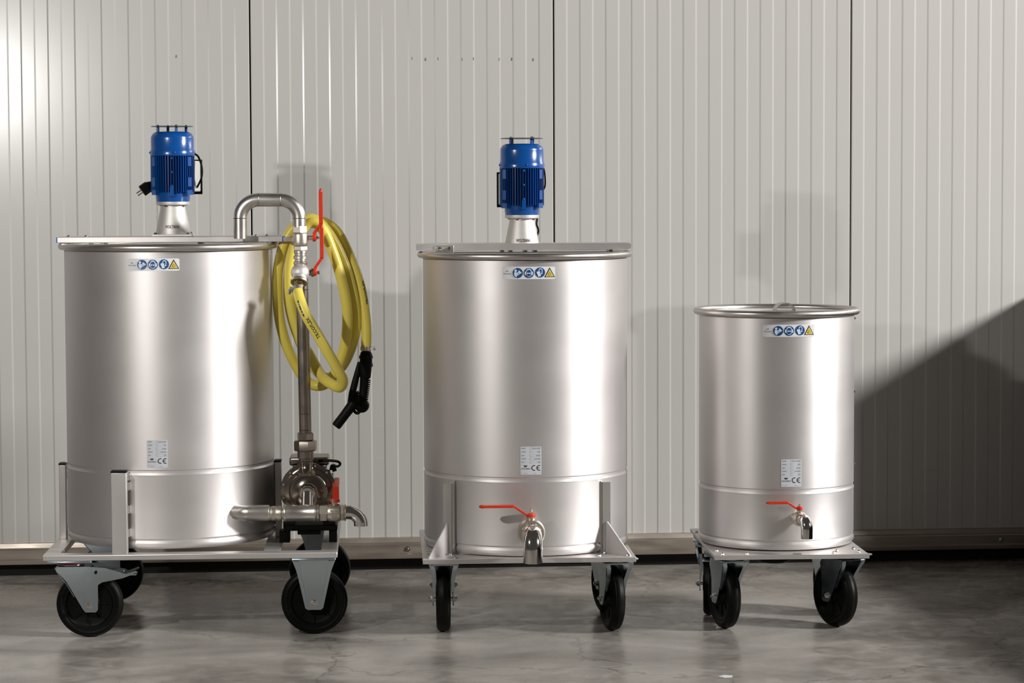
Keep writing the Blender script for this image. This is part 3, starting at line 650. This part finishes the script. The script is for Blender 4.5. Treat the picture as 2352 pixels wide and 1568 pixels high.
obj('hex_collar', MB().hexn((0.528, hy, hz), (0.542, hy, hz), 0.0265, 0.0), 'nickel', v3)
em = MB().box(0.498, 0.522, hy - 0.0275, hy - 0.020, hz + 0.008, hz + 0.0105); em.box(0.5, 0.521, hy - 0.0275, hy - 0.02, hz - 0.017, hz - 0.0150)
em.box(0.504, 0.507, hy - 0.0278, hy - 0.02, hz - 0.012, hz + 0.006); em.box(0.510, 0.519, hy - 0.0278, hy - 0.02, hz + 0.002, hz + 0.0045); em.box(0.511, 0.514, hy - 0.0278, hy - 0.02, hz - 0.010, hz + 0.002)
obj('embossed_mark', em, 'nickel', v3)
st = MB().cyl((0.512, hy, hz + 0.020), (0.512, hy, hz + 0.036), 0.009, seg=16); st.hexn((0.508, hy - 0.006, hz + 0.032), (0.508, hy - 0.006, hz + 0.042), 0.006)
obj('valve_stem', st, 'nickel', v3)
# handle turned towards the wall
hd = MB()
P0 = Vector((0.5155, hy, hz + 0.037))
path = [P0 + Vector((0, -0.004, 0)), P0 + Vector((0, 0.012, 0.001)), P0 + Vector((0.0, 0.045, 0.032)), P0 + Vector((0.001, 0.15, 0.046)), P0 + Vector((0.001, 0.168, 0.047))]
vs = []; fs = []
for i, p in enumerate(path):
    wv = [0.0105, 0.0105, 0.0095, 0.0085, 0.006][i]
    for sx, sz in ((-1, -1), (1, -1), (1, 1), (-1, 1)): vs.append(p + Vector((sx * wv, 0, sz * 0.004)))
for i in range(4):
    for k in range(4): fs.append((4 * i + k, 4 * i + (k + 1) % 4, 4 * i + 4 + (k + 1) % 4, 4 * i + 4 + k))
fs += [(3, 2, 1, 0), (16, 17, 18, 19)]; hd.add(vs, fs); hd.lathe([(0, 0.008), (0.008, 0.008), (0.012, 0.004), (0.013, -0.005), (0, -0.005)], P0, (0, 0, 1), 18)
hd.sphere(P0 + Vector((-0.013, -0.004, 0.001)), 0.006, 12)
obj('lever_handle', hd, 'red_plastic', v3, bevel=0.001)
sp = fillet([(0.540, hy, hz + 0.001), (0.5915, hy, hz + 0.001), (0.5915, hy, hz - 0.041)], 0.038, 12)
obj('outlet_elbow', MB().tube(sp, 0.0212, 28, caps=False).lathe([(0.0212, 0), (0.0185, 0), (0.0185, 0.02)], sp[-1], (0, 0, 1), 28), 'polished_steel', T1)
obj('elbow_ring', MB().lathe([(0.019, 0), (0.0255, 0), (0.0255, 0.004), (0.019, 0.004)], (0.542, hy, hz), (1, 0, 0), 28), 'nickel', v3)
obj('hose_hook', MB().tube(smooth_path([(0.418, ay + 0.012, 1.216), (0.42, ay + 0.05, 1.208), (0.425, ay + 0.12, 1.214), (0.427, ay + 0.155, 1.24)], 5), 0.005, 10), 'satin_steel', T1)

# ================================================================== MIDDLE TANK
T2 = thing('mixing_tank', 'middle stainless mixing tank with blue motor and a red-handled tap at its front', 'tank', (0.675, 7.56, 0), radians(-1.8), 'stainless steel tanks on castors')
R = 0.3118
vessel(T2, R, 0.2530, 0.4795, 1.1375, 0.3292)
x0, x1, yF = -0.3225, 0.3075, -0.327
fr = MB()
for b_ in [(x0, x1, yF, yF + 0.10), (x0, x1, 0.22, 0.32), (x0, x0 + 0.09, yF + 0.10, 0.22), (x1 - 0.09, x1, yF + 0.10, 0.22)]:
    obj('frame_plate', MB().box(*b_, 0.235, 0.2500), 'sheet_steel', T2, bevel=0.0012)
def angle_post(par, sg, xf, wf, yf, z1, back=1):
    """bent strip hugging the tank: front leg plus an inner leg running back to the shell"""
    t = 0.004; zb = 0.250; yb = yf + 0.030 * back; xi = xf - sg * 0.017; mb = MB()
    a, b = sorted((xf, xf + sg * wf)); y0, y1 = sorted((yf, yf + t * back)); mb.box(a, b, y0, y1, zb, z1)
    P = [(xf, yf), (xf + sg * t, yf), (xi + sg * t, yb), (xi, yb)]; vs = []
    for k, (x, y) in enumerate(P): vs.append((x, y, zb))
    for k, (x, y) in enumerate(P): vs.append((x, y, z1 + (0.018 if k > 1 else 0)))
    mb.add(vs, [(3, 2, 1, 0), (4, 5, 6, 7)] + [(i, (i + 1) % 4, 4 + (i + 1) % 4, 4 + i) for i in range(4)])
    return obj('angle_post', mb, 'sheet_steel', par)
for sg, xf, wf, xg, xe in ((-1, -0.2318, 0.0275, -0.2475, -0.3050), (1, 0.2130, 0.0270, 0.2285, 0.2925)):
    angle_post(T2, sg, xf, wf, -0.236, 0.4625)
    angle_post(T2, sg, xf, wf, 0.236, 0.4625, -1)
    for bk in (-1, 1):
        A = Vector((xg, bk * 0.236, 0)); B = Vector((xe, bk * 0.312 - (0.02 if bk > 0 else 0), 0)); nrm = (B - A).cross(Vector((0, 0, 1))).normalized() * 0.002
        def g_(u, v, k): p = A.lerp(B, u) + nrm * k; return (p.x, p.y, v)
        obj('gusset_plate', MB().prism([(0, 0.250), (1, 0.250), (1, 0.2535), (0.04, 0.344), (0, 0.344)], lambda u, v: g_(u, v, -1), lambda u, v: g_(u, v, 1)), 'brushed_steel', T2)
for x, y in ((-0.272, -0.262), (-0.305, -0.25), (-0.225, -0.312), (-0.240, -0.30 + 0.05), (0.200, -0.305), (0.262, -0.27), (0.285, -0.305), (0.222, -0.25), (-0.30, -0.17), (0.29, -0.17)):
    bolt('plate_bolt', T2, (x, y, 0.250), r=0.0055, h=0.004)
caster(T2, -0.258, -0.172, radians(90), 'swivel'); caster(T2, 0.261, -0.192, radians(99), 'swivel')
caster(T2, -0.250, 0.21, radians(-90), 'swivel'); caster(T2, 0.250, 0.21, radians(-75), 'swivel')
hazard_sticker(T2, R, -1.1, 1.0898); rating_label(T2, R, -0.34, 0.5368)
obj('lid', MB().lathe([(0, 1.1435), (0.300, 1.1435), (0.304, 1.140), (0.304, 1.1385), (0, 1.1385)], seg=96), 'satin_steel', T2)
cb_ = MB().prism([(-0.331, 1.1515), (-0.2745, 1.1515), (0.312, 1.1515), (0.3195, 1.1555), (0.3205, 1.166), (0.316, 1.1715), (-0.2745, 1.1715), (-0.331, 1.1700)], lambda a, b: (a, -0.062, b), lambda a, b: (a, 0.062, b))
bar = obj('bridge_bar', cb_, 'sheet_steel', T2)
obj('hinge_plate', MB().box(-0.2745, -0.2190, -0.0655, -0.0620, 1.1440, 1.1660), 'satin_steel', bar, bevel=0.0006)
for x in (-0.2612, -0.2322): bolt('hinge_bolt', bar, (x, -0.0655, 1.1565), (0, -1, 0), r=0.0055, h=0.003, washer=False)
for x in (-0.07, -0.045, 0.0, 0.03, 0.26): obj('bar_spacer', MB().box(x - 0.005, x + 0.005, -0.05, 0.05, 1.1435, 1.1515), 'dark_steel', T2)
agitator(T2, -0.0080, 1.1625, radians(14))
def tap(par, p, dirv, s, drop, zh, hx, hrot=0.0, valve_r=0.031):
    """front tap: stub, ball valve, polished down spout, red lever to the left"""
    P = Vector(p); d = Vector(dirv).normalized()
    stub = MB().cyl(P - d * 0.012, P + d * 0.045 * s, 0.022 * s, seg=28)
    body = MB().lathe([(0, 0.030 * s), (0.024 * s, 0.030 * s), (0.026 * s, 0.034 * s), (valve_r, 0.044 * s), (valve_r * 1.02, 0.070 * s), (valve_r * 0.92, 0.080 * s), (0.0, 0.082 * s)], P, d, 36)
    v = obj('ball_valve', body, 'nickel', par)
    obj('valve_stub', stub, 'satin_steel', v)
    obj('hex_collar', MB().lathe([(0, 0.080 * s), (0.0285 * s, 0.080 * s), (0.030 * s, 0.083 * s), (0.030 * s, 0.092 * s), (0.0285 * s, 0.095 * s), (0, 0.095 * s)], P, d, 8, a0=0.4), 'nickel', v)
    e0 = P + d * 0.090 * s; e1 = P + d * 0.135 * s; e2 = Vector((e1.x, e1.y, P.z - drop))
    rr = 0.0285 * s; pts = fillet([e0, e1, e2], 0.040 * s, 12)
    obj('down_spout', MB().tube(pts, rr, 30, caps=False).lathe([(rr, 0), (rr - 0.003, 0), (rr - 0.003, 0.03)], pts[-1], (0, 0, 1), 30), 'polished_steel', v)
    c = P + d * 0.058 * s
    stem = MB().lathe([(0.014 * s, 0), (0.014 * s, valve_r + 0.008 * s), (0.010 * s, valve_r + 0.010 * s), (0.010 * s, valve_r + 0.016 * s), (0, valve_r + 0.016 * s)], c, (0, 0, 1), 20)
    stem.hexn(c + Vector((0, 0, zh + 0.010 * s)), c + Vector((0, 0, zh + 0.016 * s)), 0.006 * s); stem.cyl(c + Vector((0, 0, zh + 0.014 * s)), c + Vector((0, 0, zh + 0.021 * s)), 0.003, seg=10)
    obj('valve_stem', stem, 'nickel', v)
    dl = Vector((-cos(hrot), -sin(hrot), 0))
    lever(v, c + Vector((0, 0, zh)), None, dl, (0, 0, 1), 0.038 * s, hx, 0.027 * s, 0.022 * s, th=0.0030)
    return v
tap(T2, (-0.0055, -R + 0.002, 0.3325), (0, -1, 0), 1.0, 0.079, 0.050, 0.092, valve_r=0.040)

# ================================================================== RIGHT TANK
T3 = thing('storage_tank', 'small stainless steel tank at the right without motor, on a flat castor plate', 'tank', (1.451, 7.54, 0), radians(-2.0), 'stainless steel tanks on castors')
R = 0.2377
vessel(T3, R, 0.2500, 0.4270, 0.9595, 0.2560)
x0, x1, yF, yB = -0.2314, 0.2312, -0.311, 0.295
obj('base_plate', MB().box(x0, x1, yF, yB, 0.236, 0.2465), 'sheet_steel', T3, bevel=0.001)
obj('plate_edge', MB().box(x0 - 0.0005, x1 + 0.0005, yF - 0.0005, yF + 0.004, 0.2345, 0.2475), 'sheet_steel', T3)
obj('sump_bowl', MB().lathe([(0, 0.180), (0.045, 0.182), (0.056, 0.190), (0.062, 0.236), (0, 0.236)], (-0.008, 0.0, 0), (0, 0, 1), 40), 'black_plastic', T3)
for x, y in ((-0.205, -0.290), (-0.133, -0.290), (0.128, -0.286), (0.145, -0.245), (0.2036, -0.200), (0.207, -0.27), (-0.213, -0.215), (-0.222, 0.20), (0.20, 0.2), (-0.15, 0.28), (0.15, 0.28)):
    bolt('plate_bolt', T3, (x, y, 0.2465), r=0.005, h=0.004)
obj('foot_lug', MB().box(0.006, 0.030, -0.300, -0.288, 0.2465, 0.2505), 'polished_steel', T3)
caster(T3, -0.166, -0.187, radians(103), 'swivel'); caster(T3, 0.185, -0.178, radians(114), 'swivel')
caster(T3, -0.185, 0.165, radians(-97), 'brake'); caster(T3, 0.175, 0.165, radians(-80), 'brake')
hazard_sticker(T3, R, 0.26, 0.910); rating_label(T3, R, 2.2, 0.4832)
ld = obj('lid', MB().lathe([(0, 0.9590), (0.214, 0.9560), (0.226, 0.9525), (0.232, 0.9535), (0.234, 0.9560), (0.234, 0.9490), (0, 0.9500)], seg=96), 'brushed_steel', T3)
hs = []
arcp = [Vector((-0.006 + 0.030 * (1 - cos(pi * k / 12)) , 0.0, 0.9570 + 0.0245 * sin(pi * k / 12))) for k in range(13)]
st_ = MB(); vs = []; fs = []
for k, p in enumerate(arcp):
    for dy in (-0.034, 0.034):
        for dr in (0, 0.003): vs.append((p.x, p.y + dy, p.z + dr))
for k in range(12):
    a = 4 * k; b = a + 4; fs += [(a, b, b + 2, a + 2), (a + 1, a + 3, b + 3, b + 1), (a, a + 1, b + 1, b), (a + 2, b + 2, b + 3, a + 3)]
obj('lid_handle', st_.add(vs, fs), 'satin_steel', ld)
for z in (0.9349, 0.7085, 0.4827):
    a = radians(0); bolt('side_bolt', T3, (0.2372, -0.004, z), (1, 0, 0), r=0.0045, h=0.006)
th = radians(4.5)
tap(T3, (R * sin(th), -R * cos(th) + 0.002, 0.3492), (0.29, -0.957, 0), 0.62, 0.053, 0.0325, 0.060, radians(0), valve_r=0.0215)

# ================================================================== HOSE
HOSE = [(-0.020,7.545,1.038),(-0.010,7.520,1.002),(0.008,7.505,0.957),(0.042,7.500,0.898),(0.074,7.500,0.842),(0.101,7.510,0.793),(0.117,7.530,0.757),(0.107,7.560,0.735),(0.078,7.600,0.745),(0.052,7.660,0.764),(0.022,7.700,0.816),(-0.011,7.710,0.879),(-0.034,7.710,0.954),(-0.043,7.710,1.041),(-0.038,7.705,1.122),(-0.013,7.700,1.196),(0.024,7.700,1.234),(0.062,7.700,1.212),(0.092,7.700,1.142),(0.117,7.700,1.061),(0.134,7.700,0.966),(0.130,7.710,0.871),(0.107,7.720,0.789),(0.076,7.735,0.740),(0.039,7.745,0.726),(-0.001,7.750,0.750),(-0.047,7.745,0.835),(-0.073,7.740,0.925),(-0.081,7.735,1.021),(-0.076,7.730,1.102),(-0.054,7.725,1.180),(-0.013,7.725,1.234),(0.033,7.730,1.246),(0.076,7.735,1.206),(0.110,7.735,1.148),(0.139,7.735,1.073),(0.159,7.735,0.985),(0.162,7.740,0.910),(0.146,7.755,0.841),(0.117,7.770,0.783),(0.072,7.785,0.747),(0.024,7.785,0.788),(-0.011,7.780,0.861),(-0.038,7.775,0.944),(-0.048,7.770,1.026),(-0.039,7.765,1.114),(-0.015,7.765,1.189),(0.026,7.765,1.238),(0.071,7.765,1.233),(0.111,7.760,1.197),(0.145,7.755,1.127),(0.172,7.750,1.052),(0.187,7.745,0.977),(0.194,7.740,0.903),(0.193,7.735,0.834)]
HR = 0.0162
HS = thing('garden_hose', 'yellow rubber hose coiled in loops and hung on the pipe beside the left tank', 'hose', (0.03, 7.70, 0.72))
off = Vector(HS.location)
hp = smooth_path(HOSE, 7); hpl = [p - off for p in hp]
obj('hose_tube', MB().tube(hpl, HR, 20), 'yellow_hose', HS, smooth=60)
camp = Vector((0, 0, CAM_H))
def print_hose(txt, i0, length, size, side_deg, flip=False):
    """lay text along the hose starting at path index i0"""
    vs, fs = text_tris(txt, size, 0.0004); xs = [v[0] for v in vs]; k = length / (max(xs) - min(xs)); x0 = min(xs)
    cum = [0.0]
    for a, b in zip(hp[:-1], hp[1:]): cum.append(cum[-1] + (b - a).length)
    out = []
    for x, y in vs:
        s = cum[i0] + ((x - x0) * k) * (-1 if flip else 1); j = max(0, min(len(hp) - 2, next((i for i, c in enumerate(cum) if c > s), 1) - 1))
        f = (s - cum[j]) / (cum[j + 1] - cum[j]); p = hp[j].lerp(hp[j + 1], f); t = (hp[min(j + 2, len(hp) - 1)] - hp[max(j - 1, 0)]).normalized()
        v = (camp - p); n = (v - t * v.dot(t)).normalized(); q = n.cross(t) if not flip else t.cross(n)
 
        a = radians(side_deg) + y / HR
        dirv = n * cos(a) + (q) * sin(a)
        out.append(p + dirv * (HR + 0.0005) - off)
    return MB().add(out, fs)
obj('hose_print', print_hose('TRICOFLEX', 22, 0.070, 0.0135, 4, True), 'ink', HS)
obj('hose_print', print_hose('||| || ||||| | |||', 14, 0.048, 0.004, 28, True), 'ink', HS)
obj('hose_print', print_hose('TRICOFLEX', 364, 0.075, 0.011, -48, True), 'ink', HS)
def hclamp(p, ax, screw_dir, nm='hose_clamp'):
    p = Vector(p) - off; ax = Vector(ax).normalized(); sd = Vector(screw_dir).normalized()
    mb = MB().lathe([(HR - 0.001, -0.006), (HR + 0.0016, -0.006), (HR + 0.0016, 0.006), (HR - 0.001, 0.006)], p, ax, 32, closed=True)
    c = p + sd * (HR + 0.006); tn = ax.cross(sd).normalized()
    mb.cyl(c - tn * 0.010, c + tn * 0.010, 0.0055, seg=12); mb.hexn(c + tn * 0.010, c + tn * 0.016, 0.0065); mb.box(-0.008, 0.008, -0.007, 0.007, -0.004, 0.003, Matrix.Translation(p + sd * (HR + 0.003)))
    obj(nm, mb, 'satin_steel', HS)
hclamp((-0.0195, 7.544, 1.036), (0.2, -0.5, -0.8), (-0.85, -0.4, -0.1)); hclamp((0.193, 7.735, 0.842), (0, 0, 1), (0.9, -0.35, 0))
# spray gun
g0 = Vector((0.193, 7.735, 0.826))
def W(x, z, y=7.735): return Vector((x, y, z)) - off
gun = MB().tube([W(0.193, 0.833), W(0.1928, 0.826), W(0.192, 0.800), W(0.190, 0.772), W(0.189, 0.752), W(0.187, 0.748), W(0.183, 0.700), W(0.178, 0.675)],
                [0.0145, 0.0185, 0.0195, 0.0190, 0.0175, 0.0140, 0.0130, 0.0130], 20)
for k in range(10): gun.box(-0.004, 0.0045, -0.008, 0.008, -0.0018, 0.0018, Matrix.Translation(W(0.2015 - k * 0.0009, 0.742 - k * 0.0065)))
for zc in (0.815, 0.790): gun.lathe([(0.0195, -0.006), (0.0212, -0.004), (0.0212, 0.004), (0.0195, 0.006)], W(0.1922, zc), (0, 0, 1), 8)
gun.sphere(W(0.1785, 0.664), 0.0232, 20); 
gn = bpy.data.objects.new('spray_gun', None); COL.objects.link(gn); gn.parent = HS
obj('gun_handle', gun, 'black_plastic', gn, label='ribbed black grip')
br = MB().tube([W(0.168, 0.692), W(0.150, 0.668), W(0.125, 0.635), W(0.100, 0.603), W(0.0965, 0.5985)], [0.017, 0.0165, 0.0150, 0.0150, 0.0135], 20)
br.sphere(W(0.162, 0.680), 0.018, 16)
obj('gun_barrel', br, 'black_plastic', gn)
tr = MB().tube([W(0.172, 0.800), W(0.166, 0.770), W(0.157, 0.735), W(0.148, 0.700), W(0.142, 0.672)], [0.006, 0.009, 0.0105, 0.011, 0.009], 12)
tr.tube([W(0.170, 0.705), W(0.158, 0.700), W(0.150, 0.690)], 0.006, 10)
obj('gun_trigger', tr, 'black_plastic', gn)
hk = MB().tube(smooth_path([W(0.151, 0.660), W(0.155, 0.646), W(0.163, 0.640), W(0.170, 0.643), W(0.174, 0.649)], 4), [0.005] * 16 + [0.003], 10)
obj('gun_hook', hk, 'black_plastic', gn)

# ================================================================== unseen blockers added right of the frame to shade wall and floor
CB = thing('shade_blocker_tall', 'unseen cabinet shape added to shade the wall beyond the right tank', 'cabinet', (3.05, 8.42, 0))
obj('blocker_body', MB().box(-0.39, 0.39, -0.20, 0.23, 0.05, 0.95), 'blocker_grey', CB, bevel=0.004)
obj('blocker_top', MB().box(-0.40, 0.40, -0.21, 0.235, 0.95, 0.98), 'blocker_grey', CB, bevel=0.003)
obj('blocker_plinth', MB().box(-0.37, 0.37, -0.18, 0.22, 0.0, 0.05), 'black_plastic', CB)
for xs in (-0.195, 0.195):
    d_ = obj('blocker_door', MB().box(xs - 0.19, xs + 0.19, -0.215, -0.20, 0.07, 0.94), 'blocker_grey', CB, bevel=0.002)
    obj('blocker_handle', MB().box(xs - (0.16 if xs > 0 else -0.15), xs - (0.15 if xs > 0 else -0.16), -0.235, -0.215, 0.5, 0.62), 'satin_steel', d_)

LB = thing('shade_blocker_low', 'unseen low crate shape added to shade the floor at the right', 'crate', (3.1, 6.55, 0))  # added out of view, long and low, to darken the right floor
obj('low_blocker_body', MB().box(-0.42, 0.42, -1.15, 1.60, 0.0, 0.44), 'black_plastic', LB, bevel=0.01)
obj('low_blocker_lid', MB().box(-0.44, 0.44, -1.17, 1.62, 0.44, 0.48), 'black_plastic', LB, bevel=0.008)
